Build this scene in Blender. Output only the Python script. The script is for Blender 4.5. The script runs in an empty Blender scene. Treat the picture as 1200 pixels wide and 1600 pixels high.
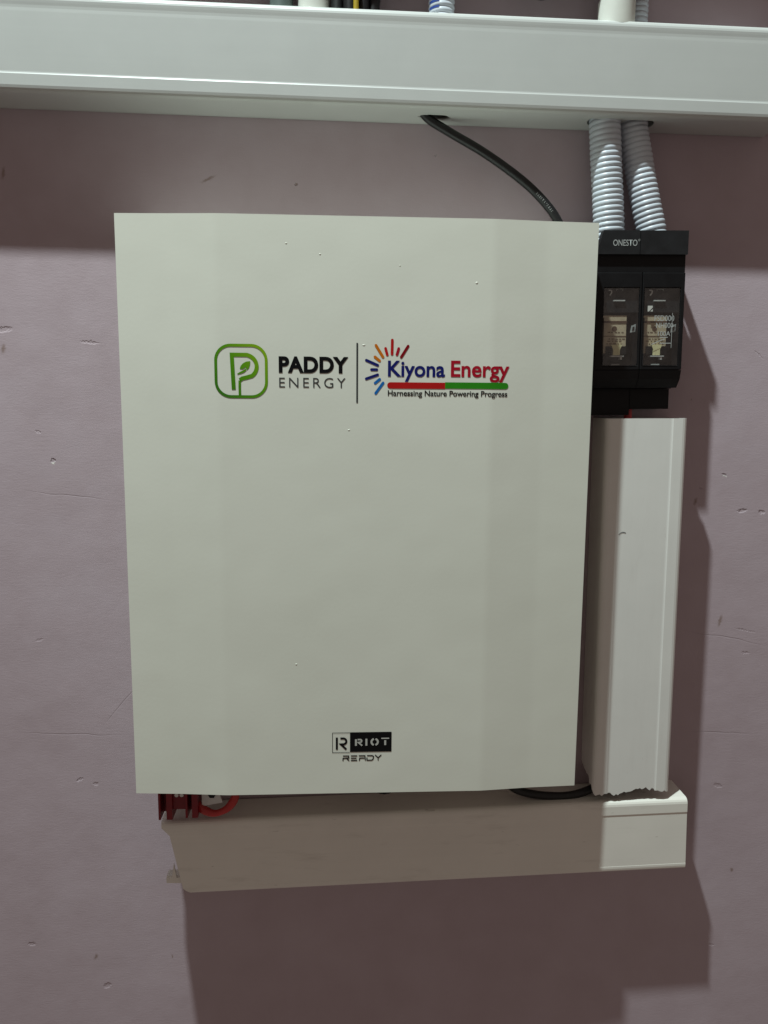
import bpy, bmesh, math, random
from mathutils import Vector, Matrix

random.seed(7)
S = bpy.context.scene
COL = S.collection
R = math.radians

# ------------------------------------------------------------------ camera
cam = bpy.data.cameras.new('camera')
cam_o = bpy.data.objects.new('camera', cam)
COL.objects.link(cam_o)
S.camera = cam_o
cam.sensor_fit = 'VERTICAL'
cam.sensor_height = 24.0
cam.lens = 18.0
cam.clip_start = 0.01
cam.clip_end = 100
pit, yaw, rol = R(-7.85), R(3.0), R(0.45)
fwd = Vector((math.sin(yaw) * math.cos(pit), math.cos(yaw) * math.cos(pit), math.sin(pit)))
rt = Vector((math.cos(yaw), -math.sin(yaw), 0))
up = rt.cross(fwd)
c_, s_ = math.cos(rol), math.sin(rol)
rt2, up2 = rt * c_ + up * s_, up * c_ - rt * s_
M = Matrix((rt2, up2, -fwd)).transposed().to_4x4()
M.translation = Vector((0, -0.85, 0))
cam_o.matrix_world = M

# ------------------------------------------------------------------ light
world = bpy.data.worlds.new('World')
S.world = world
world.use_nodes = True
bg = world.node_tree.nodes['Background']
bg.inputs[0].default_value = (1.0, 0.82, 0.72, 1)      # warm light returned by the unlit room
bg.inputs[1].default_value = 0.158

lamp = bpy.data.lights.new('ceiling_lamp', 'POINT')     # ceiling bulb, up and to the left
lamp.energy = 268
lamp.shadow_soft_size = 0.035
lamp.color = (0.87, 1.0, 0.985)
lamp_o = bpy.data.objects.new('ceiling_lamp', lamp)
lamp_o.location = (-0.46, -0.70, 2.06)
COL.objects.link(lamp_o)

S.view_settings.view_transform = 'Standard'
S.view_settings.look = 'None'
S.view_settings.exposure = 0.0
S.view_settings.gamma = 1.0
S.render.engine = 'CYCLES'
S.render.resolution_x, S.render.resolution_y = 768, 1024


# ------------------------------------------------------------------ helpers
def tag(o, label=None, cat=None, group=None, kind=None):
    if label: o['label'] = label
    if cat: o['category'] = cat
    if group: o['group'] = group
    if kind: o['kind'] = kind
    return o


def empty(name, loc=(0, 0, 0), ry=0.0):
    o = bpy.data.objects.new(name, None)
    o.empty_display_size = 0.05
    o.location = loc
    o.rotation_euler = (0, ry, 0)
    COL.objects.link(o)
    return o


def link(name, me, mat, parent=None, smooth=False):
    if mat: me.materials.append(mat)
    if smooth:
        for p in me.polygons: p.use_smooth = True
    o = bpy.data.objects.new(name, me)
    COL.objects.link(o)
    if parent: o.parent = parent
    return o


def from_bm(name, bm, mat, parent=None, smooth=False, off=(0, 0, 0)):
    if any(off): bmesh.ops.translate(bm, verts=bm.verts, vec=off)
    bmesh.ops.recalc_face_normals(bm, faces=bm.faces)
    me = bpy.data.meshes.new(name)
    bm.to_mesh(me)
    bm.free()
    return link(name, me, mat, parent, smooth)


def bevel(bm, w, seg=2, ang=30):
    es = [e for e in bm.edges if len(e.link_faces) == 2 and e.calc_face_angle(0) > R(ang)]
    if w > 0 and es:
        bmesh.ops.bevel(bm, geom=es, offset=w, segments=seg, profile=0.5, affect='EDGES', clamp_overlap=True)


def box(bm, x0, x1, d0, d1, z0, z1):
    """axis box; d is the distance out of the wall"""
    vs = [bm.verts.new((x, -d, z)) for x in (x0, x1) for d in (d0, d1) for z in (z0, z1)]
    for f in ((0, 1, 3, 2), (4, 6, 7, 5), (0, 4, 5, 1), (2, 3, 7, 6), (0, 2, 6, 4), (1, 5, 7, 3)):
        bm.faces.new([vs[i] for i in f])


def extrude_loop(bm, loop, vec):
    """closed planar loop of 3-D points -> solid"""
    n = len(loop)
    a = [bm.verts.new(p) for p in loop]
    b = [bm.verts.new(Vector(p) + Vector(vec)) for p in loop]
    bm.faces.new(a)
    bm.faces.new(b[::-1])
    for i in range(n):
        bm.faces.new((a[i], b[i], b[(i + 1) % n], a[(i + 1) % n]))


def plate_with_holes(bm, outer, holes, to3, vec):
    """2-D outline with holes, filled and extruded along vec"""
    edges = []
    for lp in [outer] + holes:
        vs = [bm.verts.new(to3(*p)) for p in lp]
        edges += [bm.edges.new((vs[i], vs[(i + 1) % len(vs)])) for i in range(len(vs))]
    bmesh.ops.triangle_fill(bm, use_beauty=True, edges=edges)
    r = bmesh.ops.extrude_face_region(bm, geom=bm.faces[:] + bm.edges[:] + bm.verts[:])
    bmesh.ops.translate(bm, verts=[g for g in r['geom'] if isinstance(g, bmesh.types.BMVert)], vec=vec)


def catmull(pts, n):
    P = [Vector(p) for p in pts]
    P = [2 * P[0] - P[1]] + P + [2 * P[-1] - P[-2]]
    out = []
    for i in range(1, len(P) - 2):
        for k in range(n):
            t = k / n
            a, b, c, d = P[i - 1], P[i], P[i + 1], P[i + 2]
            out.append(0.5 * ((2 * b) + (c - a) * t + (2 * a - 5 * b + 4 * c - d) * t * t + (3 * b - a - 3 * c + d) * t ** 3))
    out.append(P[-2].copy())
    return out


def sweep(bm, path, radf, seg=16, caps=True):
    n = len(path)
    dist = 0.0
    rings = []
    ref = None
    for i, p in enumerate(path):
        t = (path[min(i + 1, n - 1)] - path[max(i - 1, 0)]).normalized()
        if ref is None:
            ref = Vector((0, -1, 0)) if abs(t.y) < 0.9 else Vector((1, 0, 0))
        u = (ref - t * ref.dot(t)).normalized()
        ref = u
        v = t.cross(u)
        if i: dist += (p - path[i - 1]).length
        r = radf(dist)
        rings.append([bm.verts.new(p + u * (r * math.cos(2 * math.pi * k / seg)) + v * (r * math.sin(2 * math.pi * k / seg))) for k in range(seg)])
    for a, b in zip(rings, rings[1:]):
        for k in range(seg):
            bm.faces.new((a[k], a[(k + 1) % seg], b[(k + 1) % seg], b[k]))
    if caps:
        bm.faces.new(rings[0][::-1])
        bm.faces.new(rings[-1])


def resample(path, step):
    out = [path[0].copy()]
    acc = 0.0
    for a, b in zip(path, path[1:]):
        L = (b - a).length
        while acc + L >= step:
            t = (step - acc) / L
            a = a.lerp(b, t)
            out.append(a.copy())
            L = (b - a).length
            acc = 0.0
        acc += L
    return out


def tube(name, pts, r, mat, parent=None, seg=16, n=10):
    bm = bmesh.new()
    sweep(bm, catmull(pts, n), lambda s: r, seg)
    return from_bm(name, bm, mat, parent, True)


def corrugated(name, pts, r, pitch, depth, mat, parent=None):
    bm = bmesh.new()
    path = resample(catmull(pts, 24), pitch / 8)
    sweep(bm, path, lambda s: r - depth * (1 - abs(math.sin(math.pi * s / pitch)) ** 0.55), 36)
    return from_bm(name, bm, mat, parent, True)


# ------------------------------------------------------------------ materials
def new_mat(name):
    m = bpy.data.materials.new(name)
    m.use_nodes = True
    nt = m.node_tree
    return m, nt, nt.nodes['Principled BSDF']


def nd(nt, typ, **kw):
    n = nt.nodes.new(typ)
    for k, v in kw.items():
        if hasattr(n, k): setattr(n, k, v)
        else: n.inputs[k].default_value = v
    return n


def math_n(nt, op, a, b=None, c=None, clamp=False):
    n = nt.nodes.new('ShaderNodeMath')
    n.operation = op
    n.use_clamp = clamp
    for i, v in enumerate((a, b, c)):
        if v is None: continue
        if hasattr(v, 'is_output'): nt.links.new(v, n.inputs[i])
        else: n.inputs[i].default_value = v
    return n.outputs[0]


def noise(nt, vec, scale, detail=3.0, rough=0.5):
    n = nt.nodes.new('ShaderNodeTexNoise')
    n.inputs['Scale'].default_value = scale
    n.inputs['Detail'].default_value = detail
    n.inputs['Roughness'].default_value = rough
    nt.links.new(vec, n.inputs['Vector'])
    return n.outputs['Fac']


def mapping(nt, vec, loc=(0, 0, 0), rot=(0, 0, 0), scale=(1, 1, 1), typ='POINT'):
    n = nt.nodes.new('ShaderNodeMapping')
    n.vector_type = typ
    n.inputs['Location'].default_value = loc
    n.inputs['Rotation'].default_value = rot
    n.inputs['Scale'].default_value = scale
    nt.links.new(vec, n.inputs['Vector'])
    return n.outputs[0]


def ramp(nt, fac, stops):
    n = nt.nodes.new('ShaderNodeValToRGB')
    el = n.color_ramp.elements
    while len(el) < len(stops): el.new(0.5)
    for e, (p, c) in zip(el, stops):
        e.position = p
        e.color = (*c, 1)
    nt.links.new(fac, n.inputs[0])
    return n.outputs[0]


def mix_col(nt, fac, a, b):
    n = nt.nodes.new('ShaderNodeMix')
    n.data_type = 'RGBA'
    for s, v in ((n.inputs[0], fac), (n.inputs[6], a), (n.inputs[7], b)):
        if hasattr(v, 'is_output'): nt.links.new(v, s)
        elif isinstance(v, tuple): s.default_value = (*v, 1)
        else: s.default_value = v
    return n.outputs[2]


def bump(nt, bsdf, height, dist, strength=1.0, normal=None):
    n = nt.nodes.new('ShaderNodeBump')
    n.inputs['Strength'].default_value = strength
    n.inputs['Distance'].default_value = dist
    nt.links.new(height, n.inputs['Height'])
    if normal: nt.links.new(normal, n.inputs['Normal'])
    nt.links.new(n.outputs[0], bsdf.inputs['Normal'])
    return n.outputs[0]


def simple(name, col, rough=0.5, var=0.06, nscale=60, bump_d=0.0, bscale=400, metal=0.0, spec=0.5):
    """one colour broken up by a little grain"""
    m, nt, b = new_mat(name)
    co = nd(nt, 'ShaderNodeTexCoord').outputs['Object']
    f = noise(nt, co, nscale, 4)
    lo = tuple(max(0, c * (1 - var)) for c in col)
    hi = tuple(min(1, c * (1 + var)) for c in col)
    nt.links.new(ramp(nt, f, [(0.3, lo), (0.7, hi)]), b.inputs['Base Color'])
    rr = nt.nodes.new('ShaderNodeMapRange')
    rr.inputs['To Min'].default_value = rough * 0.85
    rr.inputs['To Max'].default_value = min(1, rough * 1.15)
    nt.links.new(f, rr.inputs[0])
    nt.links.new(rr.outputs[0], b.inputs['Roughness'])
    b.inputs['Metallic'].default_value = metal
    b.inputs['Specular IOR Level'].default_value = spec
    if bump_d:
        bump(nt, b, noise(nt, co, bscale, 3), bump_d)
    return m


def spot(nt, co, x, z, rx, rz, ang=0.0, soft=0.6):
    """0..1 elliptical spot on the wall plane, object coordinates"""
    v = mapping(nt, co, (x, 0, z), (0, R(ang), 0), (rx, 1, rz), 'TEXTURE')
    n = nt.nodes.new('ShaderNodeVectorMath')
    n.operation = 'LENGTH'
    nt.links.new(v, n.inputs[0])
    mr = nt.nodes.new('ShaderNodeMapRange')
    mr.interpolation_type = 'SMOOTHSTEP'
    mr.inputs['From Min'].default_value = 1.0
    mr.inputs['From Max'].default_value = 1.0 - soft
    nt.links.new(n.outputs['Value'], mr.inputs[0])
    return mr.outputs[0]


def wall_material():
    m, nt, b = new_mat('lavender_wall_paint')
    tc = nd(nt, 'ShaderNodeTexCoord').outputs['Object']
    # object coordinates flattened on the wall plane and roughened so marks get ragged edges
    flat = mapping(nt, tc, scale=(1, 0, 1))
    nz = nt.nodes.new('ShaderNodeTexNoise')
    nz.inputs['Scale'].default_value = 420
    nz.inputs['Detail'].default_value = 2
    nt.links.new(flat, nz.inputs['Vector'])
    vm = nt.nodes.new('ShaderNodeVectorMath'); vm.operation = 'MULTIPLY_ADD'
    nt.links.new(nz.outputs['Color'], vm.inputs[0])
    vm.inputs[1].default_value = (0.004, 0, 0.004)
    nt.links.new(flat, vm.inputs[2])
    sub = nt.nodes.new('ShaderNodeVectorMath'); sub.operation = 'SUBTRACT'
    nt.links.new(vm.outputs[0], sub.inputs[0]); sub.inputs[1].default_value = (0.002, 0, 0.002)
    rag = mapping(nt, sub.outputs[0], scale=(1, 0, 1))
    dents = [  # x z rx rz angle depth
        (-0.3152, -0.0615, .0032, .0030, 0, 1.0), (-.3033, -.4283, .0050, .0022, -25, .8), (-.2854, -.4341, .0040, .0025, 0, .4),
        (.4320, -.0745, .0042, .0018, 25, 1.0), (.4559, -.1156, .0065, .0028, -10, .9), (.4786, -.117, .0050, .0028, 10, .9),
        (-.3683, -.6334, .0055, .003, 0, .5), (-.2828, -.6906, .006, .004, -30, .6), (-.3600, .077, .012, .0035, -8, .5),
        (-.2709, .0648, .012, .0020, 4, .35), (.4701, -.2572, .015, .0012, 12, .3), (.4722, -.2844, .006, .002, 0, .3),
        (.4500, -.4500, .007, .003, 15, .35), (.0957, .2622, .002, .0012, 0, .6), (-.0504, .2301, .0018, .0018, 0, .7),
        (.4058, -.0900, .003, .0012, 20, .5), (-.3292, -.0305, .004, .0015, 20, .4), (-.340, -.262, .006, .0015, -15, .2),
        (.455, -.66, .006, .002, 10, .3), (.462, .06, .009, .0012, 40, .2),
    ]
    h = None
    for x, z, rx, rz, a, dp in dents:
        s = math_n(nt, 'MULTIPLY', spot(nt, rag, x, z, rx, rz, a), -dp)
        h = s if h is None else math_n(nt, 'ADD', h, s)
    cracks = [(-.31, -.3735, .075, .0011, 2), (.445, -.2655, .065, .0011, 10), (.447, -.383, .06, .0011, 3), (-.30, -.1, .06, .001, 6),
              (-.25, -.335, .05, .0010, -50)]
    wav = nt.nodes.new('ShaderNodeTexNoise'); wav.inputs['Scale'].default_value = 22
    nt.links.new(flat, wav.inputs['Vector'])
    wv = nt.nodes.new('ShaderNodeVectorMath'); wv.operation = 'MULTIPLY_ADD'
    nt.links.new(wav.outputs['Color'], wv.inputs[0]); wv.inputs[1].default_value = (0, 0, .008)
    nt.links.new(flat, wv.inputs[2])
    crk = None
    for x, z, rx, rz, a in cracks:
        s = spot(nt, wv.outputs[0], x, z + .004, rx, rz, a, .9)
        crk = s if crk is None else math_n(nt, 'ADD', crk, s)
    h = math_n(nt, 'SUBTRACT', h, math_n(nt, 'MULTIPLY', crk, .12))
    # stains with a shape of their own
    stains = [(-.1421, .2332, .011, .0022, -25), (-.3611, .0571, .0035, .007, 10), (-.3507, .2349, .0025, .009, 8), (-.2948, -.6524, .003, .006, 25),
              (.4386, -.2454, .0030, .010, 12), (.3879, .0095, .0015, .0015, 0), (.400, -.105, .0028, .006, 20), (-.0504, .2301, .0022, .0022, 0), (-.205, -.655, .0015, .003, 0),
              (.4750, -.560, .003, .004, 0)]
    st = None
    for x, z, rx, rz, a in stains:
        s = spot(nt, rag, x, z, rx, rz, a, .8)
        st = s if st is None else math_n(nt, 'ADD', st, s, clamp=True)
    chip = math_n(nt, 'MULTIPLY', math_n(nt, 'ADD', spot(nt, rag, -.3152, -.0640, .0028, .0020), spot(nt, rag, .4325, -.0758, .0036, .0012, 25)), .8, clamp=True)
    # paint: soft cloudy change of tone
    cl = noise(nt, flat, 3.2, 4, .55)
    cl2 = noise(nt, flat, 26, 3, .6)
    mixn = math_n(nt, 'ADD', math_n(nt, 'MULTIPLY', cl, .7), math_n(nt, 'MULTIPLY', cl2, .3))
    col = ramp(nt, mixn, [(.33, (.462, .370, .402)), (.5, (.500, .408, .446)), (.67, (.528, .440, .484))])
    col = mix_col(nt, math_n(nt, 'MULTIPLY', st, .62), col, (.20, .125, .085))
    col = mix_col(nt, math_n(nt, 'MULTIPLY', crk, .22, clamp=True), col, (.20, .16, .17))
    col = mix_col(nt, chip, col, (.70, .67, .62))
    nt.links.new(col, b.inputs['Base Color'])
    b.inputs['Roughness'].default_value = 0.62
    b.inputs['Specular IOR Level'].default_value = 0.35
    # relief: roller texture, horizontal brushing, broad waviness, the dents
    fine = noise(nt, flat, 760, 3, .6)
    brush = noise(nt, mapping(nt, flat, scale=(130, 1, 420), rot=(0, R(4), 0)), 1.0, 4, .65)
    broad = noise(nt, flat, 11, 3, .5)
    n1 = bump(nt, b, broad, .0016)
    n2 = bump(nt, b, math_n(nt, 'ADD', math_n(nt, 'MULTIPLY', fine, .55), math_n(nt, 'MULTIPLY', brush, .62)), .00022, 1.0, n1)
    bump(nt, b, h, .0011, 1.0, n2)
    return m


def pvc_material(name, col, along='X', dirt=0.0):
    """extruded PVC: faint streaks along the length, grubby blotches"""
    m, nt, b = new_mat(name)
    co = nd(nt, 'ShaderNodeTexCoord').outputs['Object']
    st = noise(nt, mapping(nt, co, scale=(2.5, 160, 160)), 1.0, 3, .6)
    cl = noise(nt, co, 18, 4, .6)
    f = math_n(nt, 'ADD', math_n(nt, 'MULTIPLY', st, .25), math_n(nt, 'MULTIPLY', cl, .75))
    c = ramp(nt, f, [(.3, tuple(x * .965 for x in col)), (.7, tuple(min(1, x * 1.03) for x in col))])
    if dirt:
        g = noise(nt, mapping(nt, co, scale=(10, 40, 55)), 1.0, 5, .65)
        g = ramp(nt, g, [(.56, (0, 0, 0)), (.74, (1, 1, 1))])
        c = mix_col(nt, math_n(nt, 'MULTIPLY', g, dirt), c, (.34, .30, .25))
        sp = noise(nt, mapping(nt, co, scale=(60, 200, 240)), 1.0, 2, .5)
        sp = ramp(nt, sp, [(.73, (0, 0, 0)), (.77, (1, 1, 1))])
        c = mix_col(nt, math_n(nt, 'MULTIPLY', sp, dirt * 1.2), c, (.22, .17, .13))
    nt.links.new(c, b.inputs['Base Color'])
    b.inputs['Roughness'].default_value = .38
    bump(nt, b, st, .00006, .5)
    return m


def cover_material():
    m, nt, b = new_mat('cream_powder_coat')
    co = nd(nt, 'ShaderNodeTexCoord').outputs['Object']
    cl = noise(nt, co, 7, 3, .5)
    c = ramp(nt, cl, [(.3, (.805, .822, .725)), (.7, (.835, .850, .755))])
    nt.links.new(c, b.inputs['Base Color'])
    b.inputs['Roughness'].default_value = .36
    b.inputs['Specular IOR Level'].default_value = .5
    pe = noise(nt, co, 260, 2, .5)
    br = noise(nt, co, 9, 2, .5)
    n1 = bump(nt, b, br, .0012)
    bump(nt, b, pe, .00003, 1.0, n1)
    return m


def gradient_green():
    m, nt, b = new_mat('green_print')
    co = nd(nt, 'ShaderNodeTexCoord').outputs['Object']
    sx = nt.nodes.new('ShaderNodeSeparateXYZ')
    nt.links.new(co, sx.inputs[0])
    t = math_n(nt, 'ADD', math_n(nt, 'MULTIPLY_ADD', sx.outputs[0], 7.4, 7.4 * .1478), math_n(nt, 'MULTIPLY_ADD', sx.outputs[2], 6.2, -6.2 * .3934))
    c = ramp(nt, t, [(.08, (.016, .125, .012)), (.5, (.10, .31, .007)), (.95, (.34, .52, .012))])
    nt.links.new(c, b.inputs['Base Color'])
    b.inputs['Roughness'].default_value = .45
    b.inputs['Specular IOR Level'].default_value = .15
    return m


def pane_material():
    m = bpy.data.materials.new('clear_window_plastic')
    m.use_nodes = True
    nt = m.node_tree
    nt.nodes.remove(nt.nodes['Principled BSDF'])
    out = nt.nodes['Material Output']
    tr = nd(nt, 'ShaderNodeBsdfTransparent'); tr.inputs[0].default_value = (.95, .96, .96, 1)
    gl = nd(nt, 'ShaderNodeBsdfGlossy'); gl.inputs['Roughness'].default_value = .12
    mx = nd(nt, 'ShaderNodeMixShader')
    co = nd(nt, 'ShaderNodeTexCoord').outputs['Object']
    f = noise(nt, co, 130, 3)
    mr = nt.nodes.new('ShaderNodeMapRange')
    mr.inputs['To Min'].default_value = .05; mr.inputs['To Max'].default_value = .13
    nt.links.new(f, mr.inputs[0])
    nt.links.new(mr.outputs[0], mx.inputs[0])
    nt.links.new(tr.outputs[0], mx.inputs[1])
    nt.links.new(gl.outputs[0], mx.inputs[2])
    nt.links.new(mx.outputs[0], out.inputs[0])
    return m


WALL = wall_material()
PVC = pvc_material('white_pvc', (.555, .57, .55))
PVC_D = pvc_material('white_pvc_grubby', (.88, .86, .79), dirt=.24)
PVC_V = pvc_material('white_pvc_upright', (.85, .85, .81), dirt=.08)
COVER = cover_material()
CASE = simple('cream_sheet_metal', (.62, .63, .56), .42, .03)
BLACK = simple('black_plastic', (.006, .006, .007), .5, .2, 90, .00006, 700, spec=.28)
BLACK2 = simple('charcoal_plastic', (.016, .017, .019), .42, .2, 90, spec=.4)
CABLE = simple('black_cable_sheath', (.010, .010, .011), .42, .25, 40, .00008, 300)
CORR = simple('white_corrugated_plastic', (.60, .65, .71), .34, .05, 50)
BEIGE = simple('fuse_ceramic', (.60, .49, .34), .5, .1, 120)
BROWN = simple('brown_print', (.12, .06, .035), .6)
BRASS = simple('pale_yellow_plastic', (.86, .79, .46), .4, .08)
STEEL = simple('tinned_steel', (.70, .71, .69), .35, .08, 200, metal=.2)
GREYP = simple('grey_print', (.45, .47, .46), .5)
REDP = simple('red_plastic', (.20, .005, .012), .35, .12, 80)
REDC = simple('red_cable_sheath', (.52, .035, .035), .28, .15, 60)
INK = simple('black_print', (.006, .006, .007), .4, spec=.15)
INKG = simple('dark_grey_print', (.05, .055, .055), .45, spec=.15)
NAVY = simple('navy_print', (.010, .015, .150), .4, spec=.15)
RED = simple('red_print', (.50, .012, .012), .4, spec=.15)
RED2 = simple('crimson_print', (.43, .008, .026), .4, spec=.15)
DRED = simple('deep_red_print', (.25, .004, .010), .4, spec=.15)
ORANGE = simple('orange_print', (.62, .17, .008), .4, spec=.15)
SKYB = simple('blue_print', (.010, .15, .48), .4, spec=.15)
GREENB = simple('green_bar_print', (.030, .27, .012), .4, spec=.15)
WHITEP = simple('white_print', (.55, .56, .52), .45)
PANE = pane_material()
GREEN = gradient_green()
EARTH = simple('yellow_wire', (.42, .30, .02), .4)
GREYPIPE = simple('grey_green_plastic', (.10, .13, .12), .45)
PIPE = simple('white_pvc_pipe', (.68, .69, .63), .36, .03)
BLUEP = simple('blue_marking', (.03, .07, .30), .4)

# ------------------------------------------------------------------ wall
bm = bmesh.new()
vs = [bm.verts.new(p) for p in ((-1.7, 0, -1.5), (1.7, 0, -1.5), (1.7, 0, 1.7), (-1.7, 0, 1.7))]
bm.faces.new(vs)
wall = from_bm('wall', bm, WALL)
if wall.data.polygons[0].normal.y > 0:
    wall.data.flip_normals()
tag(wall, kind='structure')


# ------------------------------------------------------------------ cable trunking
def lid_outline(H, D, low, high, leg=.013):
    """outer line of the snap-on lid from the low lip round the front to the high lip, (d, h); low/high: 'band' or 'roll'"""
    def end(kind):
        if kind == 'band':
            return [(D - leg, 0), (D - .0056, 0), (D - .0034, .0004), (D - .0016, .0016), (D - .0005, .0034), (D, .0058), (D, .0158), (D - .0002, .0163), (D - .0005, .0170), (D - .0007, .0182)]
        if kind == 'plain':
            return [(D - leg, 0), (D - .0030, 0), (D - .0012, .0008), (D - .0003, .0022), (D, .0042), (D, .0066), (D - .0002, .0071)]
        return [(D - leg, 0), (D - .0062, 0), (D - .0044, .0003), (D - .0026, .0012), (D - .0012, .0028), (D - .0003, .0048), (D, .0068), (D - .0002, .0090), (D - .0005, .0115), (D - .0006, .0140), (D - .0005, .0170)]
    return end(low) + [(d, H - h) for d, h in reversed(end(high))]


def densify(pts, step):
    out = []
    for a, b in zip(pts, pts[1:]):
        n = max(1, int(math.hypot(b[0] - a[0], b[1] - a[1]) / step))
        out += [(a[0] + (b[0] - a[0]) * k / n, a[1] + (b[1] - a[1]) * k / n) for k in range(n)]
    return out + [pts[-1]]


def shell(bm, outer, t, x0, x1, end0=None, end1=None):
    """open profile (d,h) given thickness t towards the trunk's inside and extruded along x; end functions move the cut"""
    n = len(outer)
    inner = []
    for i, p in enumerate(outer):
        a, b = outer[max(i - 1, 0)], outer[min(i + 1, n - 1)]
        tx, ty = b[0] - a[0], b[1] - a[1]
        L = math.hypot(tx, ty)
        inner.append((p[0] - ty / L * t, p[1] + tx / L * t))
    def ring(x, f):
        o, q = [], []
        for (d, h), (d2, h2) in zip(outer, inner):
            e = f(d, h) if f else 0
            o.append(bm.verts.new((x + e, -d, h)))
            q.append(bm.verts.new((x + e, -d2, h2)))
        return o, q
    A, B = ring(x0, end0), ring(x1, end1)
    for k in (0, 1):
        for i in range(n - 1):
            bm.faces.new((A[k][i], A[k][i + 1], B[k][i + 1], B[k][i]))
    for E in (A, B):
        for i in range(n - 1):
            bm.faces.new((E[0][i], E[0][i + 1], E[1][i + 1], E[1][i]))
    for i in (0, n - 1):
        bm.faces.new((A[0][i], B[0][i], B[1][i], A[1][i]))


def ragged(seed, amp, wl=.004):
    rnd = random.Random(seed)
    tab = [rnd.uniform(-1, 1) for _ in range(400)]
    def f(s):
        q = s / wl
        i = int(q)
        t = q - i
        return amp * ((tab[i % 400] * (1 - t) + tab[(i + 1) % 400] * t) * .65 + tab[(i * 7 + int(t * 3)) % 400] * .35)
    return f


def trunking(name, loc, ry, L, H, D, mat, low, high, lid=(0, None), lid_end0=None, lid_end1=None, body_end1=None, holes=(), step=.004, base0=0, leg=.013):
    t = empty(name, loc, ry)
    lid0, lid1 = lid[0], lid[1] if lid[1] else L
    w, bt = .0016, .0016
    # base: back plate and the upper wall in one shell, lower wall as a plate with its cut-outs
    bm = bmesh.new()
    prof = densify([(D - .0035, H - w - .0004), (.0008, H - w - .0004), (.0008, w + .0004)], step)
    shell(bm, [(d, h) for d, h in prof], bt, base0, L, None, body_end1)
    from_bm('base_channel', bm, mat, t)
    bm = bmesh.new()
    if body_end1:
        prof = densify([(.0030, w + .0004), (D - .0035, w + .0004)], step)
        shell(bm, prof, bt, 0, L, None, body_end1)
    else:
        plate_with_holes(bm, [(base0, .0030), (L, .0030), (L, D - .0035), (base0, D - .0035)], list(holes), lambda x, d: (x, -d, w + .0004), (0, 0, bt))
    from_bm('base_wall', bm, mat, t)
    bm = bmesh.new()
    out = lid_outline(H, D, low, high, leg)
    if lid_end1: out = densify(out, step)
    shell(bm, out, .0014, lid0, lid1, lid_end0, lid_end1)
    o = from_bm('lid', bm, mat, t)
    return t


def ring2(cx, cy, rx, ry, n=28, wob=0.0, seed=1):
    rnd = random.Random(seed)
    return [(cx + rx * math.cos(2 * math.pi * k / n) * (1 + rnd.uniform(-wob, wob)), cy + ry * math.sin(2 * math.pi * k / n) * (1 + rnd.uniform(-wob, wob))) for k in range(n)]


# upper run: cut-outs for the black cable and the two corrugated conduits
UX = -0.60
def ul(x): return x - UX
holes = [
    [(ul(.0745), .0215), (ul(.083), .0165), (ul(.101), .0155), (ul(.109), .0205), (ul(.103), .0275), (ul(.085), .0280)],
    ring2(ul(.2660), .0275, .0170, .0172, 30, .01, 3),
    ring2(ul(.3015), .0225, .0172, .0180, 30, .01, 5),
]
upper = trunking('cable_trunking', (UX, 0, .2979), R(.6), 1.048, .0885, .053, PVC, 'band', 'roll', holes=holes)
tag(upper, 'long white plastic trunking running the full width above the cabinet', 'cable trunking', 'white cable trunking')

# upright run at the right of the cabinet, sawn off raggedly at the bottom
rg1, rg2 = ragged(11, .0042, .0055), ragged(12, .0045, .005)
def vlid_end(d, h):
    e = rg1(h + d * 1.7 + .01)
    e += -.004 + .004 * math.sin(h * 70)
    if h > .070 and d > .045: e += .002
    if d < .048 and h < .02: e -= .006
    return e
def vbody_end(d, h):
    return rg2(h * 1.3 + d + .02) - .016 + .18 * max(0, d - .01)
upright = trunking('cable_trunking', (.2750, 0, -.0112), R(90 - .6), .4215, .0885, .0500, PVC_V, 'band', 'band', lid=(0, .4225), lid_end1=vlid_end, body_end1=vbody_end, step=.0022)
tag(upright, 'upright white trunking with a ragged sawn bottom end beside the cabinet', 'cable trunking', 'white cable trunking')

# a dark scuff across the upright's lid
def scuff(parent, pts, w, d, mat):
    bm = bmesh.new()
    for a, b in zip(pts, pts[1:]):
        bm.faces.new([bm.verts.new(p) for p in ((a[0] - w, -d, a[1]), (a[0] + w, -d, a[1]), (b[0] + w, -d, b[1]), (b[0] - w, -d, b[1]))])
    from_bm('scuff_mark', bm, mat, parent)
scuff(upright, [(.1240, .0185), (.1222, .0205), (.1214, .0225), (.1216, .0245), (.1222, .0262)], .0004, .0496, INKG)

# lower run, tilted, lid cut on the slant at its left end
def llid_end0(d, h):
    if h > .0795: return -.0112 + (.003 * (d - .030) / .020 if d > .030 else 0)
    if h < .0010: return .0190 + .010 * (.050 - d) / .044
    return .0075 * (1 - h / .0855) ** 1.5 + .0115 * max(0, 1 - h / .0115) + .0005 * math.sin(h * 900)
lower = trunking('cable_trunking', (-.1988, 0, -.5413), R(-1.65), .5912, .0855, .0500, PVC_D, 'plain', 'band', lid=(.0090, None), lid_end0=llid_end0, base0=.036, leg=.044)
bm = bmesh.new()                                         # bent scrap of the lid's lower lip at the cut end
extrude_loop(bm, [(.0010, -.0440, .0105), (.0190, -.0455, .0105), (.0190, -.0455, .0170), (.0125, -.0448, .0170), (.0105, -.0448, .0340), (.0075, -.0446, .0170), (.0010, -.0440, .0165)], (0, .0016, 0))
box(bm, .0010, .0190, .0300, .0425, .0165, .0176)
from_bm('lid_lip', bm, PVC_D, lower)
tag(lower, 'short grubby white trunking hanging askew below the cabinet', 'cable trunking', 'white cable trunking')

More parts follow.
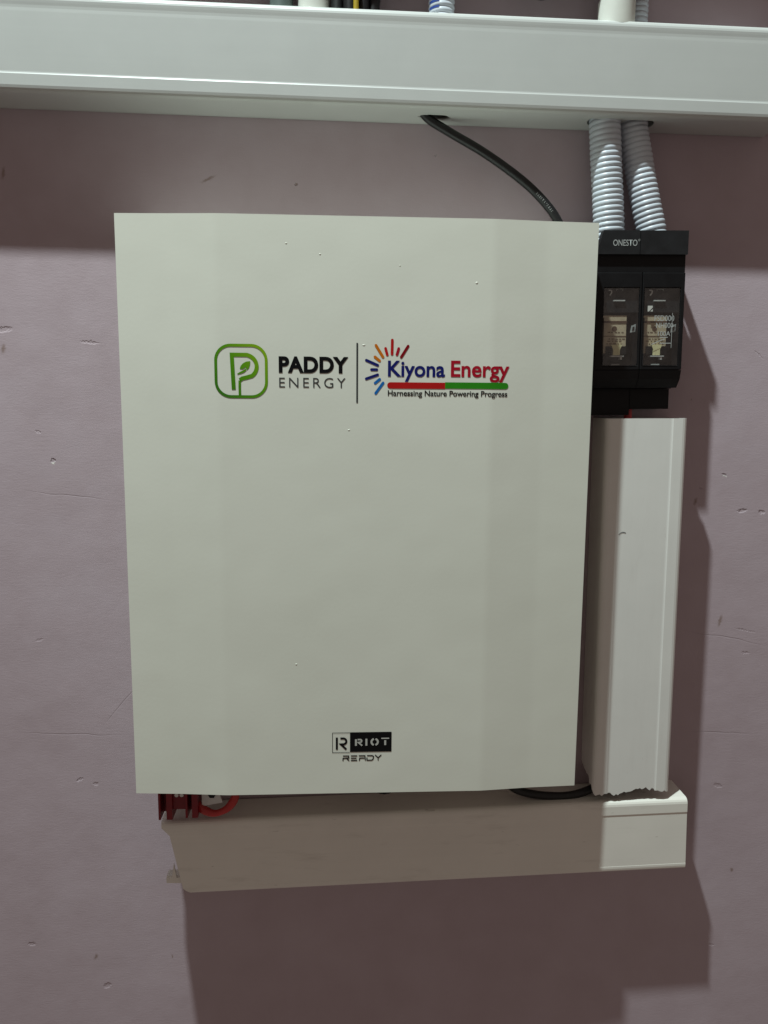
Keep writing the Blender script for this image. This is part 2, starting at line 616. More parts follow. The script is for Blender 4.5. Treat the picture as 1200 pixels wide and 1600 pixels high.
# ------------------------------------------------------------------ battery cabinet
X0, X1, Z0, Z1 = -.2140, .2446, -.3978, .1760
DF, DS = .1000, .0925
cab = empty('battery_cabinet', ((X0 + X1) / 2, 0, Z0))
tag(cab, 'large cream metal wall battery cabinet with folded front cover and printed logos', 'battery cabinet')
off = Vector((-(X0 + X1) / 2, 0, -Z0))
bm = bmesh.new()
box(bm, X0 + .005, X1 - .005, .002, .074, Z0 + .005, Z1 - .005)
bevel(bm, .0015, 2)
from_bm('case', bm, CASE, cab, off=off)
bm = bmesh.new()
def rounded(pts, r, n=5):
    """soften the folds of an open line"""
    out = [pts[0]]
    for a, b, c in zip(pts, pts[1:], pts[2:]):
        def toward(u, v):
            l = math.hypot(v[0] - u[0], v[1] - u[1])
            return (u[0] + (v[0] - u[0]) * r / l, u[1] + (v[1] - u[1]) * r / l)
        p, q = toward(b, a), toward(b, c)
        for k in range(n + 1):
            t = k / n
            out.append(tuple((1 - t) ** 2 * p[i] + 2 * t * (1 - t) * b[i] + t * t * q[i] for i in (0, 1)))
    return out + [pts[-1]]
prof = [(X0, .064)] + rounded([(X0, DS), (X0 + .046, DS + .0028), (-.1200, DF), (.1430, DF), (X1 - .050, DS + .0026), (X1, DS)], .004) + [(X1, .064)]
extrude_loop(bm, [(x, -d, Z0) for x, d in prof], (0, 0, Z1 - Z0))
bevel(bm, .0017, 3)
cover = from_bm('front_cover', bm, COVER, cab, off=off)
def cover_d(x):
    for (xa, da), (xb, db) in zip(prof[1:-1], prof[2:-1]):
        if xa <= x <= xb: return da + (db - da) * (x - xa) / (xb - xa)
    return DS
FOLDS = [x for x, d in prof[2:-2]]


def drape(bm, d):
    """split a flat print at the folds and lay it on the cover"""
    for fx in FOLDS:
        bmesh.ops.bisect_plane(bm, geom=bm.verts[:] + bm.edges[:] + bm.faces[:], plane_co=(fx, 0, 0), plane_no=(1, 0, 0), dist=1e-6)
    for v in bm.verts:
        v.co.y = -(cover_d(v.co.x) + d - DF)
# little runs and pimples in the paint
for x, z, a, b in ((-.0228, .141, .0010, .0006), (.1262, .1171, .0013, .0011), (-.0481, -.2587, .0011, .0008), (.0045, -.0233, .0013, .0006), (-.0544, .1503, .0011, .0005), (.0187, .0577, .0016, .0006), (.0526, .1318, .0007, .0004)):
    bm = bmesh.new()
    bmesh.ops.create_uvsphere(bm, u_segments=10, v_segments=6, radius=1)
    for v in bm.verts:
        v.co = Vector((v.co.x * a, v.co.y * .00035, v.co.z * b))
    dd = cover_d(x)
    from_bm('paint_pimple', bm, COVER, cover, True, off=Vector((x, -dd, z)) + off)

PD = DF + .0003


def flat(name, polys, mat, parent=cover, d=PD):
    """flat print: list of 2-D polygons (x, z) on the cover"""
    bm = bmesh.new()
    for lp in polys:
        bm.faces.new([bm.verts.new((x, -d, z)) for x, z in lp])
    drape(bm, d)
    bmesh.ops.translate(bm, verts=bm.verts, vec=off)
    for f in bm.faces:
        f.normal_update()
        if f.normal.y > 0: f.normal_flip()
    me = bpy.data.meshes.new(name)
    bm.to_mesh(me)
    bm.free()
    return link(name, me, mat, parent)


def ribbon(pts, w, w1=None, closed=False, caps=False):
    """polyline with a width -> list of quads"""
    n = len(pts)
    L, Rr = [], []
    for i, p in enumerate(pts):
        a = pts[(i - 1) % n] if closed or i else p
        b = pts[(i + 1) % n] if closed or i < n - 1 else p
        def unit(u, v):
            l = math.hypot(v[0] - u[0], v[1] - u[1]) or 1
            return ((v[0] - u[0]) / l, (v[1] - u[1]) / l)
        t1 = unit(a, p) if a != p else unit(p, b)
        t2 = unit(p, b) if b != p else t1
        nx, ny = -(t1[1] + t2[1]), t1[0] + t2[0]
        l = math.hypot(nx, ny) or 1
        nx, ny = nx / l, ny / l
        co = max(.35, nx * -t1[1] + ny * t1[0])
        ww = (w if w1 is None else w + (w1 - w) * i / (n - 1)) / 2 / co
        L.append((p[0] + nx * ww, p[1] + ny * ww))
        Rr.append((p[0] - nx * ww, p[1] - ny * ww))
    m = n if closed else n - 1
    polys = [[L[i], L[(i + 1) % n], Rr[(i + 1) % n], Rr[i]] for i in range(m)]
    if caps:
        for e, q in ((0, 1), (n - 1, n - 2)):
            a0 = math.atan2(pts[e][1] - pts[q][1], pts[e][0] - pts[q][0])
            polys.append([(pts[e][0] + w / 2 * math.cos(a0 + math.pi * (k / 8 - .5)), pts[e][1] + w / 2 * math.sin(a0 + math.pi * (k / 8 - .5))) for k in range(9)])
    return polys


def text_on(name, body, x0, x1, z0, z1, mat, parent, bold=0.0, space=1.0, d=PD, offset=None):
    cu = bpy.data.curves.new(name, 'FONT')
    cu.body = body
    cu.offset = bold
    cu.space_character = space
    cu.resolution_u = 6
    tmp = bpy.data.objects.new('tmp_text', cu)
    COL.objects.link(tmp)
    dg = bpy.context.evaluated_depsgraph_get()
    me = bpy.data.meshes.new_from_object(tmp.evaluated_get(dg))
    bpy.data.objects.remove(tmp)
    bpy.data.curves.remove(cu)
    xs = [v.co.x for v in me.vertices]
    ys = [v.co.y for v in me.vertices]
    ax, bx, ay, by = min(xs), max(xs), min(ys), max(ys)
    o_ = off if offset is None else offset
    for v in me.vertices:
        v.co = Vector((x0 + (v.co.x - ax) / (bx - ax) * (x1 - x0), -d, z0 + (v.co.y - ay) / (by - ay) * (z1 - z0))) + o_
    if offset is None:
        bm = bmesh.new()
        bm.from_mesh(me)
        bmesh.ops.translate(bm, verts=bm.verts, vec=-off)
        drape(bm, d)
        bmesh.ops.translate(bm, verts=bm.verts, vec=off)
        bm.to_mesh(me)
        bm.free()
    me.name = name
    me.materials.clear()
    return link(name, me, mat, parent)


# --- leaf logo: rounded square, letter P and leaf
def gp(X, Y): return (-.1325 + .0726 * X / 1200, .0678 - .0722 * Y / 1200)
sc = .0725 / 1200
def arc(cx, cy, rx, ry, a0, a1, n):
    return [(cx + rx * math.cos(R(a0 + (a1 - a0) * k / n)), cy - ry * math.sin(R(a0 + (a1 - a0) * k / n))) for k in range(n + 1)]
xl, xr, yt, yb, rr = 172, 962, 193, 995, 235
sq = arc(xl + rr, yt + rr, rr, rr, 180, 90, 10) + arc(xr - rr, yt + rr, rr, rr, 90, 0, 10) + arc(xr - rr, yb - rr, rr, rr, 0, -90, 10) + arc(xl + rr, yb - rr, rr, rr, -90, -180, 10)
flat('logo_frame', ribbon([gp(*p) for p in sq], 45 * sc, closed=True), GREEN)
P = [(447, 885), (425, 340)] + [(660, 340)] + arc(630, 520, 182, 180, 80, -55, 14)[1:] + [(660, 690), (585, 708), (545, 735)]
flat('logo_letter', ribbon([gp(*p) for p in P], 62 * sc), GREEN)
flat('logo_stem', ribbon([gp(543, 742), gp(541, 860), gp(543, 971)], 40 * sc), GREEN)
# leaf in two halves, the vein left open between them
leaf_a = [(545, 560), (560, 515), (600, 470), (650, 445), (712, 437), (708, 490), (690, 545), (655, 580), (638, 530), (590, 565)]
leaf_b = [(505, 635), (548, 608), (600, 582), (640, 552), (650, 584), (612, 616), (560, 636), (508, 648)]
flat('logo_leaf', [[gp(*p) for p in leaf_a], [gp(*p) for p in leaf_b]], GREEN)
text_on('lettering', 'PADDY', -.0625, .0040, .0308, .0464, INK, cover, bold=.043, space=1.05)
text_on('lettering', 'ENERGY', -.0622, .0013, .0170, .0264, INKG, cover, bold=-.006, space=1.32)
flat('divider_line', ribbon([(.0124, .0597), (.0124, .0030)], .0016), INKG)

# --- sunburst logo
def sp_(X, Y): return (.0136 + .0803 * X / 1200, .0696 - .0667 * Y / 1015)
for a, b, mt in (((484, 105), (481, 305), RED), ((388, 225), (413, 315), RED), ((577, 225), (552, 312), RED2), ((712, 188), (614, 348), DRED),
                 ((250, 182), (352, 348), ORANGE), ((237, 348), (303, 402), ORANGE), ((113, 397), (277, 468), NAVY), ((188, 531), (264, 531), NAVY),
                 ((113, 664), (277, 605), NAVY), ((242, 724), (306, 670), SKYB), ((250, 872), (356, 722), SKYB)):
    flat('sun_ray', ribbon([sp_(*a), sp_(*b)], .0026, caps=True), mt)
text_on('lettering', 'Kiyona', .0420, .0973, .0234, .0434, NAVY, cover, bold=.021)
text_on('lettering', 'Energy', .1030, .1604, .0236, .0440, RED2, cover, bold=.021)
zb = .0199
def bar(x0, x1, z, h, left):
    n = 8
    r = h / 2
    if left:
        cap = [(x0 + r + r * math.cos(R(90 + 180 * k / n)), z + r * math.sin(R(90 + 180 * k / n))) for k in range(n + 1)]
        return [cap + [(x1, z - r), (x1, z + r)]]
    cap = [(x1 - r + r * math.cos(R(-90 + 180 * k / n)), z + r * math.sin(R(-90 + 180 * k / n))) for k in range(n + 1)]
    return [cap + [(x0, z + r), (x0, z - r)]]
flat('underline_bar', bar(.0414, .0976, zb, .0060, True), RED)
flat('underline_bar', bar(.0976, .1598, zb + .0004, .0060, False), GREENB)
text_on('lettering', 'Harnessing Nature Powering Progress', .0421, .1590, .0082, .0153, INK, cover, bold=.018)

# --- badge near the foot of the cover
def bp(X, Y): return (-.0309 + .0989 * X / 1200, -.3150 - .0628 * Y / 720)
flat('badge_panel', [[bp(450, 190), bp(968, 190), bp(968, 434), bp(450, 434)]], INK)
flat('badge_outline', ribbon([bp(448, 195), bp(232, 195), bp(232, 438), bp(448, 438)], .0005), INK)
bs = .0989 / 1200
flat('badge_letter', ribbon([bp(286, 252), bp(286, 402)], 26 * bs) +
     ribbon([bp(*p) for p in [(330, 264)] + arc(368, 300, 36, 36, 90, -90, 10) + [(338, 337), (404, 400)]], 26 * bs), INK)
lw = 24 * bs
def arcb(cx, cy, rx, ry, a0, a1, n=8): return [bp(*p) for p in arc(cx, cy, rx, ry, a0, a1, n)]
D2 = PD + .0003
flat('badge_lettering', ribbon([bp(524, 275), bp(524, 356)], lw) + ribbon([bp(545, 280)] + arcb(575, 296, 20, 17, 90, -90) + [bp(556, 316), bp(602, 355)], 20 * bs) +
     ribbon([bp(654, 270), bp(654, 356)], lw) +
     ribbon(arcb(757, 311, 40, 38, 255, 105), lw) + ribbon(arcb(757, 311, 40, 38, 75, -75), lw) +
     ribbon([bp(840, 268), bp(938, 268)], 15 * bs) + ribbon([bp(889, 292), bp(889, 352)], lw), WHITEP, d=D2)
w2 = 13 * bs
flat('badge_lettering', ribbon([bp(362, 482), bp(432, 482), bp(436, 508), bp(364, 511), bp(362, 543)], w2) + ribbon([bp(410, 516), bp(440, 542)], w2) +
     ribbon([bp(462, 482), bp(540, 482)], w2) + ribbon([bp(462, 511), bp(532, 511)], w2) + ribbon([bp(462, 539), bp(540, 539)], w2) +
     ribbon([bp(560, 482), bp(636, 482), bp(642, 542)], w2) + ribbon([bp(566, 543), bp(572, 511), bp(630, 511)], w2) +
     ribbon([bp(664, 482), bp(730, 482), bp(745, 494), bp(738, 526), bp(722, 539), bp(662, 539), bp(662, 505)], w2) +
     ribbon([bp(764, 474), bp(802, 510), bp(842, 474)], w2) + ribbon([bp(802, 520), bp(802, 543)], w2), INK)

# black gland under the cabinet's middle
bm = bmesh.new()
sweep(bm, [Vector((.0444, -.050, Z0 + .008)), Vector((.0444, -.050, Z0 - .004)), Vector((.0444, -.050, Z0 - .0200)), Vector((.0444, -.050, Z0 - .0235))], lambda s: .0125 if s < .027 else .010, 12)
from_bm('cable_gland', bm, BLACK, cab, off=off)

# ------------------------------------------------------------------ fuse switch
FX, FZ = .305, .088
fs = empty('fuse_switch', (FX, 0, FZ), R(-.8))
tag(fs, 'black two-pole fuse switch with clear windows at the right of the cabinet', 'fuse switch')
fo = Vector((-FX, 0, -FZ))
bm = bmesh.new()
box(bm, .258, .3510, .0015, .028, .0205, .1500)
bevel(bm, .001, 2)
from_bm('body', bm, BLACK, fs, off=fo)
# hooded terminal cap, one half per pole
for k, lp in enumerate(([(.2568, .1555), (.3018, .1555), (.3018, .1790), (.2640, .1790), (.2600, .1660)],
                        [(.3024, .1555), (.3520, .1555), (.3520, .1790), (.3024, .1790)])):
    bm = bmesh.new()
    extrude_loop(bm, [(x, -.044, z) for x, z in lp], (0, -.0088, 0))
    bevel(bm, .0012, 3)
    from_bm('terminal_cap', bm, BLACK2, fs, off=fo)
bm = bmesh.new()
box(bm, .2585, .3514, .028, .0488, .1383, .1570)
from_bm('cap_recess', bm, BLACK, fs, off=fo)
bm = bmesh.new()
box(bm, .3495, .3520, .006, .0438, .1575, .1785)
bevel(bm, .0006, 1)
from_bm('cap_side', bm, BLACK, fs, off=fo)
text_on('lettering', 'ONESTO', .2738, .2988, .1636, .1697, GREYP, fs, bold=.004, d=.0531, offset=fo)
text_on('trademark_sign', '®', .2996, .3016, .1682, .1704, GREYP, fs, d=.0531, offset=fo)
WINS = ((.2672, .3045), (.3098, .3478))
for k, (xa, xb) in enumerate(WINS):
    oa, ob = ((.2590, .3068), (.3074, .3518))[k]
    za, zc = .0435, .1228
    bm = bmesh.new()
    plate_with_holes(bm, [(oa, .0395), (ob, .0395), (ob, .1380), (oa, .1380)], [[(xa, za), (xb, za), (xb, zc), (xa, zc)]], lambda x, z: (x, -.028, z), (0, -.022, 0))
    bevel(bm, .0007, 2, 50)
    fr = from_bm('window_frame', bm, BLACK, fs, off=fo)
    bm = bmesh.new()
    box(bm, xa + .0003, xb - .0003, .0484, .0492, za + .0003, zc - .0003)
    pane = from_bm('window_pane', bm, PANE, fr, off=fo)
    bm = bmesh.new()                                    # moulded lip that catches the light round the pane
    w = .00045
    for a, b, c, d in ((xa + .0002, xb - .0002, za + .0002, za + .0002 + w), (xa + .0002, xa + .0002 + w, za + .001, zc * .62 + za * .38)):
        box(bm, a, b, .0493, .0503, c, d)
    from_bm('pane_lip', bm, BLACK2, fr, off=fo)
    # what shows through the window
    bm = bmesh.new()
    box(bm, xa - .001, xb + .001, .0282, .0455, .0985, zc + .001)
    bevel(bm, .0008, 1)
    from_bm('inner_shroud', bm, BLACK2, fr, off=fo)
    fx = xa + .0015
    bm = bmesh.new()
    box(bm, fx, fx + .0250, .0282, .0440, .0570, .0955)
    bevel(bm, .001, 2)
    fl = from_bm('fuse_link', bm, BEIGE, fr, off=fo)
    bm = bmesh.new()
    box(bm, fx - .0002, fx + .0254, .0282, .0446, .0880, .0900)
    box(bm, fx - .0002, fx + .0254, .0282, .0444, .0742, .0748)
    from_bm('fuse_band', bm, BROWN, fr, off=fo)
    flat_off = fo
    bm = bmesh.new()
    c = [(fx + .0125 + .0027 * math.cos(2 * math.pi * i / 16), -.0442, .0820 + .0027 * math.sin(2 * math.pi * i / 16)) for i in range(16)]
    bm.faces.new([bm.verts.new(p) for p in c])
    from_bm('fuse_mark', bm, BROWN, fr, off=fo)
    bm = bmesh.new()
    rnd = random.Random(40 + k)
    for row, z in enumerate((.0780, .0712, .0690, .0662)):
        x = fx + .004 + rnd.random() * .003
        while x < fx + .021:
            l = rnd.uniform(.0012, .0032)
            bm.faces.new([bm.verts.new(p) for p in ((x, -.0443, z), (x + l, -.0443, z), (x + l, -.0443, z + .0008), (x, -.0443, z + .0008))])
            x += l + rnd.uniform(.0008, .002)
    from_bm('fuse_print', bm, BROWN, fr, off=fo)
    cx = fx + .0145
    bm = bmesh.new()                                    # pale grip tab, wider at its top
    extrude_loop(bm, [(cx - .0036, -.0445, .0548), (cx + .0036, -.0445, .0548), (cx + .0036, -.0445, .0605), (cx + .0058, -.0445, .0655), (cx - .0058, -.0445, .0655), (cx - .0036, -.0445, .0605)], (0, -.0026, 0))
    bevel(bm, .0005, 2)
    from_bm('grip_tab', bm, BRASS, fr, off=fo)
    for s in (-1, 1):
        bm = bmesh.new()
        box(bm, cx + s * .0075 - .0032, cx + s * .0075 + .0032, .0425, .0462, .0560, .0640)
        bevel(bm, .0014, 2)
        from_bm('grip_jaw', bm, BLACK, fr, off=fo)
    bm = bmesh.new()
    box(bm, cx - .0062, cx + .0078, .0385, .0476, .0532, .0543)
    from_bm('metal_ledge', bm, STEEL, fr, off=fo)
    bm = bmesh.new()
    box(bm, cx + .0040, cx + .0060, .0420, .0470, .0502, .0530)
    from_bm('metal_hook', bm, STEEL, fr, off=fo)
    bm = bmesh.new()
    box(bm, fx + .0095, fx + .0215, .0440, .0478, .1096, .1108)
    from_bm('slot_lip', bm, STEEL, fr, off=fo)
    bm = bmesh.new()
    box(bm, fx + .0150, fx + .0190, .0440, .0459, .1112, .1136)
    from_bm('slot', bm, BLACK, fr, off=fo)
    bm = bmesh.new()
    for q in ((fx + .0125, fx + .0195, .1218, .1222), (fx + .0125, fx + .0130, .1204, .1218), (fx + .0190, fx + .0195, .1204, .1218)):
        box(bm, q[0], q[1], .0440, .0462, q[2], q[3])
    from_bm('moulded_mark', bm, GREYP, fr, off=fo)
    bm = bmesh.new()
    sweep(bm, catmull([(fx + .0040, -.0466, .1208), (fx + .0066, -.0470, .1205), (fx + .0070, -.0470, .1180), (fx + .0052, -.0466, .1155)], 5), lambda s: .0008, 8)  # small curved reflection in the window, modelled as a thin pale tube
    from_bm('curved_glint', bm, STEEL, fr, True, off=fo)
    bm = bmesh.new()
    extrude_loop(bm, [(fx + .0288, -.0450, .0780), (fx + .0340, -.0450, .0790), (fx + .0346, -.0450, .0868), (fx + .0300, -.0450, .0850)], (0, -.0006, 0))
    from_bm('side_label', bm, GREYP, fr, off=fo)
    bm = bmesh.new()
    extrude_loop(bm, [(fx + .0306, -.0457, .0800), (fx + .0328, -.0457, .0804), (fx + .0330, -.0457, .0842), (fx + .0310, -.0457, .0838)], (0, -.0003, 0))
    from_bm('side_label_mark', bm, BLACK2, fr, off=fo)
    bm = bmesh.new()                                    # scrap of moulding at the foot of the window
    box(bm, cx - .0050, cx + .0035, .0455, .0470, .0446, .0458)
    from_bm('foot_mark', bm, GREYP, fr, off=fo)
    if k == 1:
        text_on('lettering', 'FSD000', .3212, .3420, .0893, .0950, GREYP, fr, bold=.004, d=.0495, offset=fo)
        text_on('lettering', 'NH000', .3232, .3412, .0823, .0876, GREYP, fr, bold=.004, d=.0495, offset=fo)
        text_on('lettering', '100A', .3255, .3385, .0742, .0790, GREYP, fr, bold=.004, d=.0495, offset=fo)
        bm = bmesh.new()
        for lp in ribbon([(.3190, .0655), (.3255, .0685), (.3330, .0712)], .0008) + ribbon([(.3275, .0668), (.3400, .0668)], .0008) + ribbon([(.3275, .0728), (.3360, .0728)], .0008) + ribbon([(.3400, .0975), (.3400, .0620)], .0005):
            bm.faces.new([bm.verts.new((x, -.0495, z)) for x, z in lp])
        from_bm('switch_symbol', bm, GREYP, fr, off=fo)
        bm = bmesh.new()
        for lp in ([(.3136, .0990), (.3150, .0990), (.3188, .1030), (.3188, .1048), (.3136, .1048)], [(.3164, .0990), (.3190, .0990), (.3190, .1016)]):
            bm.faces.new([bm.verts.new((x, -.0495, z)) for x, z in lp])
        from_bm('arrow_sign', bm, WHITEP, fr, off=fo)
for xa, xb in ((.2588, .3068), (.3074, .3516)):          # sloping foot of each pole
    bm = bmesh.new()
    extrude_loop(bm, [(xa, -.0282, .0392), (xa, -.0500, .0392), (xa, -.0475, .0300), (xa, -.0400, .0212), (xa, -.0282, .0212)], (xb - xa, 0, 0))
    bevel(bm, .0010, 2)
    from_bm('lower_cover', bm, BLACK, fs, off=fo)
for xa, xb, zq in ((.2600, .3050, -.0075), (.3056, .3480, -.0012)):
    bm = bmesh.new()
    box(bm, xa, xb, .0015, .0300, zq, .0202)
    bevel(bm, .0010, 2)
    from_bm('terminal_shroud', bm, BLACK, fs, off=fo)

# ------------------------------------------------------------------ conduits and cables
c1 = corrugated('corrugated_conduit', [(.2665, -.0265, .318), (.2668, -.0268, .295), (.2700, -.0265, .255), (.2745, -.0260, .210), (.2770, -.0255, .178), (.2765, -.0255, .1512)], .0160, .0053, .0016, CORR)
tag(c1, 'white corrugated conduit dropping beside the cabinet corner, nearer the cabinet', 'conduit', 'white corrugated conduits')
c2 = corrugated('corrugated_conduit', [(.2970, -.0200, .318), (.2990, -.0200, .290), (.3070, -.0215, .250), (.3165, -.0230, .210), (.3240, -.0240, .180), (.3260, -.0240, .1512)], .0150, .0053, .0015, CORR)
tag(c2, 'white corrugated conduit leaning outward into the black fuse switch, right of the other', 'conduit', 'white corrugated conduits')

bc = empty('black_cable', (.0764, -.020, .2904))
cpts = [(.070, -.026, .310), (.0835, -.0225, .2925), (.1062, -.020, .2800), (.1465, -.019, .2590), (.1875, -.020, .2315), (.2140, -.021, .2065), (.2275, -.024, .185), (.232, -.028, .172)]
bco = Vector((-.0764, .020, -.2904))
path = catmull(cpts, 12)
bm = bmesh.new()
sweep(bm, path, lambda s: .0045, 18)
from_bm('sheath', bm, CABLE, bc, True, off=bco)
# small printed legend along the sheath where it nears the cabinet
bm = bmesh.new()
seg = [p for p in path if .1995 < p.z < .222 and p.x > .19]
seg = resample(seg, .0024)
rnd = random.Random(5)
for p, q in zip(seg, seg[1:]):
    t = (q - p).normalized()
    n = Vector((t.z, 0, -t.x)).normalized()
    c = p + Vector((0, -.0045, 0)) + n * .0012
    for _ in range(2):
        o1 = t * rnd.uniform(-.0005, .0004)
        for s in (-1, 1):
            if rnd.random() < .75:
                a = c + o1 + n * (.0011 * s)
                b = c + o1 + n * (.0003 * s) + t * rnd.uniform(-.0004, .0004)
                w = t * .00022
                y = Vector((0, -.0001 - rnd.random() * .0002, 0))
                bm.faces.new([bm.verts.new(v + y) for v in (a - w, a + w, b + w, b - w)])
from_bm('printed_legend', bm, GREYP, bc, off=bco)
tag(bc, 'black cable slanting down from the upper trunking to behind the cabinet', 'cable')

lc = tube('black_cable', [(.185, -.034, -.424), (.1990, -.034, -.4335), (.2200, -.035, -.4385), (.2450, -.035, -.4408), (.2650, -.034, -.4395), (.2850, -.030, -.4350), (.300, -.026, -.430)], .0046, CABLE)
tag(lc, 'short black cable sagging under the cabinet into the upright trunking', 'cable')
rc = tube('red_cable', [(.3085, -.022, .004), (.3085, -.022, -.010), (.3090, -.022, -.040), (.310, -.022, -.075)], .0042, REDC)
tag(rc, 'dark red cable between the fuse switch and the upright trunking', 'cable')

# red connector hanging from the cabinet's bottom left
con = empty('power_connector', (-.179, -.05, -.446))
tag(con, 'red plastic connector block under the bottom left corner of the cabinet', 'connector')
co_ = Vector((.179, .05, .446))
for (xa, xb, zq) in ((-.2004, -.1856, -.4462), (-.1715, -.1583, -.4445)):
    bm = bmesh.new()
    box(bm, xa, xa + .0022, .036, .060, zq, Z0 + .003)
    box(bm, xb - .0062, xb, .036, .060, zq, Z0 + .003)
    box(bm, xa + .0022, xb - .0062, .036, .042, zq, Z0 + .003)
    from_bm('socket', bm, REDP, con, off=co_)
bm = bmesh.new()
box(bm, -.1855, -.1716, .038, .056, -.4362, Z0 + .003)
bevel(bm, .001, 2)
from_bm('bridge', bm, REDP, con, off=co_)
bm = bmesh.new()
for x in (-.181, -.1755):
    sweep(bm, [Vector((x, -.055, -.4185)), Vector((x, -.0585, -.4190))], lambda s: .0022, 10)
from_bm('terminal_screw', bm, STEEL, con, off=co_)

loop = empty('red_cable_loop', (-.138, -.05, -.446))
tag(loop, 'red cable bent in a loop round a metal lug beside the red connector', 'cable')
lo = Vector((.138, .05, .446))
bm = bmesh.new()
sweep(bm, catmull([(-.1625, -.046, -.4340), (-.1540, -.050, -.4405), (-.1420, -.052, -.4440), (-.1300, -.051, -.4405), (-.1225, -.049, -.4335), (-.1190, -.046, -.4240), (-.1185, -.043, -.4050)], 8), lambda s: .0041 + .0006 * math.sin(s * 160), 16)
from_bm('sheath', bm, REDC, loop, True, off=lo)
bm = bmesh.new()
extrude_loop(bm, [(-.1555, -.0485, -.4365), (-.1330, -.0485, -.4325), (-.1390, -.0485, -.4150), (-.1555, -.0485, -.4120)], (0, -.0018, 0))
bevel(bm, .0005, 1)
from_bm('metal_lug', bm, STEEL, loop, off=lo)
bm = bmesh.new()
sweep(bm, [Vector((-.1440, -.0500, -.4215)), Vector((-.1440, -.0540, -.4215))], lambda s: .0042, 6)
from_bm('lug_bolt', bm, BLACK, loop, off=lo)

# ------------------------------------------------------------------ what stands on top of the upper trunking
TOP = .370
inv = empty('inverter', (.08, 0, .72))  # unseen; assumed where the cables lead, added to cast shade on the wall
tag(inv, 'unseen white inverter added above the view to shade the wall over the trunking', 'inverter')
io = Vector((-.08, 0, -.72))
bm = bmesh.new()
box(bm, -.22, .315, .004, .057, .447, .714)  # shallow lower box, added and sized to keep the wall strip below it dark
bevel(bm, .004, 2)
from_bm('shading_box', bm, CASE, inv, off=io)
bm = bmesh.new()
box(bm, -.22, .38, .004, .120, .7145, 1.15)
bevel(bm, .012, 3)
from_bm('case', bm, CASE, inv, off=io)
bm = bmesh.new()
box(bm, -.215, .375, .1205, .150, .722, 1.14)
bevel(bm, .010, 3)
from_bm('front_cover', bm, COVER, inv, off=io)
bm = bmesh.new()
box(bm, .02, .14, .1502, .1530, .98, 1.05)
bevel(bm, .001, 1)
from_bm('display', bm, BLACK, inv, off=io)

pp = tube('pvc_pipe', [(-.0303, -.030, TOP - .03), (-.0303, -.030, .41), (-.0303, -.030, .450)], .0155, PIPE, seg=28, n=3)
tag(pp, 'plain white pipe above the trunking, beside the black cables', 'pipe')
gpipe = tube('grey_pipe', [(-.062, -.030, TOP - .03), (-.062, -.030, .41), (-.062, -.030, .450)], .0115, GREYPIPE, seg=24, n=3)
tag(gpipe, 'dark grey green pipe above the trunking, left of the white pipe', 'pipe')
for i, (x, d, bend) in enumerate(((-.0070, .034, .004), (.0050, .040, -.004), (.0180, .034, .006), (.0290, .028, .010))):
    o = tube('black_cable', [(x, -d, TOP - .02), (x, -d, .395), (x + bend * .6, -d + .002, .42), (x + bend, -d + .006, .450)], .0063, CABLE, seg=14, n=6)
    tag(o, 'black cable rising from the upper trunking, ' + ('next to the white pipe', 'just left of the yellow wire', 'just right of the yellow wire', 'rightmost of the bundle beside the yellow wire')[i], 'cable', 'black cables rising from the trunking')
ew = tube('yellow_wire', [(.0110, -.0465, TOP - .02), (.0112, -.0465, .395), (.0100, -.0440, .42), (.0110, -.040, .450)], .0027, EARTH, seg=10, n=6)
tag(ew, 'thin yellow wire among the black cables above the trunking', 'wire')
cd = empty('corrugated_conduit', (.096, -.030, TOP))
cdo = Vector((-.096, .030, -TOP))
bm = bmesh.new()
path = resample(catmull([(.0962, -.030, TOP - .02), (.0962, -.030, .41), (.0958, -.030, .450)], 20), .0055 / 8)
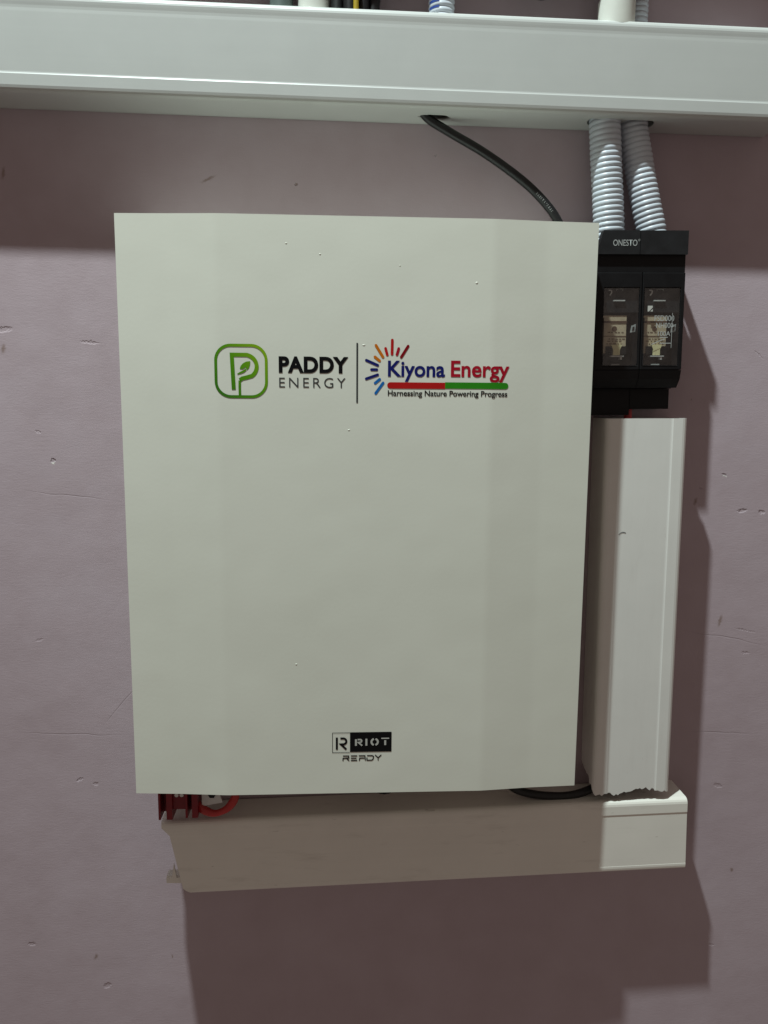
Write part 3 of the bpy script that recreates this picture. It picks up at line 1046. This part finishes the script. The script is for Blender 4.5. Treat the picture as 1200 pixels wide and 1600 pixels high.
sweep(bm, path, lambda s: .0130 - .0016 * (1 - abs(math.sin(math.pi * s / .0055)) ** .55), 30)
from_bm('tube', bm, CORR, cd, True, off=cdo)
for z in (.3870, .3925, .3980, .4035):                  # printed blue dashes on its left flank
    bm = bmesh.new()
    for k in range(6):
        a0, a1 = R(200 + k * 9), R(200 + (k + 1) * 9)
        bm.faces.new([bm.verts.new((.0962 + .01315 * math.cos(a), -.030 + .01315 * math.sin(a), zz)) for a, zz in ((a0, z), (a1, z), (a1, z + .0022), (a0, z + .0022))])
    from_bm('blue_mark', bm, BLUEP, cd, off=cdo)
tag(cd, 'white corrugated conduit with blue marks above the trunking, in the middle', 'conduit', 'white corrugated conduits')

cp = empty('pvc_pipe', (.2716, -.034, TOP))
cpo = Vector((-.2716, .034, -TOP))
bm = bmesh.new()
P_ = [(.3745, .0180), (.4005, .0182), (.4018, .0176), (.4022, .0155), (.4022, .0146), (.43, .0146), (.450, .0146)]
rings = []
for z, r in P_[:4]:
    rings.append([bm.verts.new((.2716 + r * math.cos(2 * math.pi * k / 72), -.034 + r * math.sin(2 * math.pi * k / 72), z)) for k in range(72)])
for a, b in zip(rings, rings[1:]):
    for k in range(72): bm.faces.new((a[k], a[(k + 1) % 72], b[(k + 1) % 72], b[k]))
from_bm('coupling', bm, PIPE, cp, off=cpo)
bm = bmesh.new()
sweep(bm, [Vector((.2716, -.034, z)) for z in (.36, .39, .42, .450)], lambda s: .0148, 32)
from_bm('pipe', bm, BLACK2, cp, True, off=cpo)
tag(cp, 'dark pipe in a broad white coupling standing on the upper trunking at right', 'pipe')
c3 = corrugated('corrugated_conduit', [(.3010, -.014, TOP - .02), (.3010, -.014, .41), (.3006, -.014, .450)], .0098, .0050, .0012, CORR)
tag(c3, 'thin white corrugated conduit tucked behind the broad white coupling', 'conduit', 'white corrugated conduits')
dc = tube('black_cable', [(.166, -.028, .450), (.174, -.025, .428), (.1980, -.022, .4115), (.2220, -.025, .428), (.230, -.028, .450)], .0050, CABLE, n=12)
tag(dc, 'black cable drooping in a loop above the trunking, left of the coupling', 'cable')
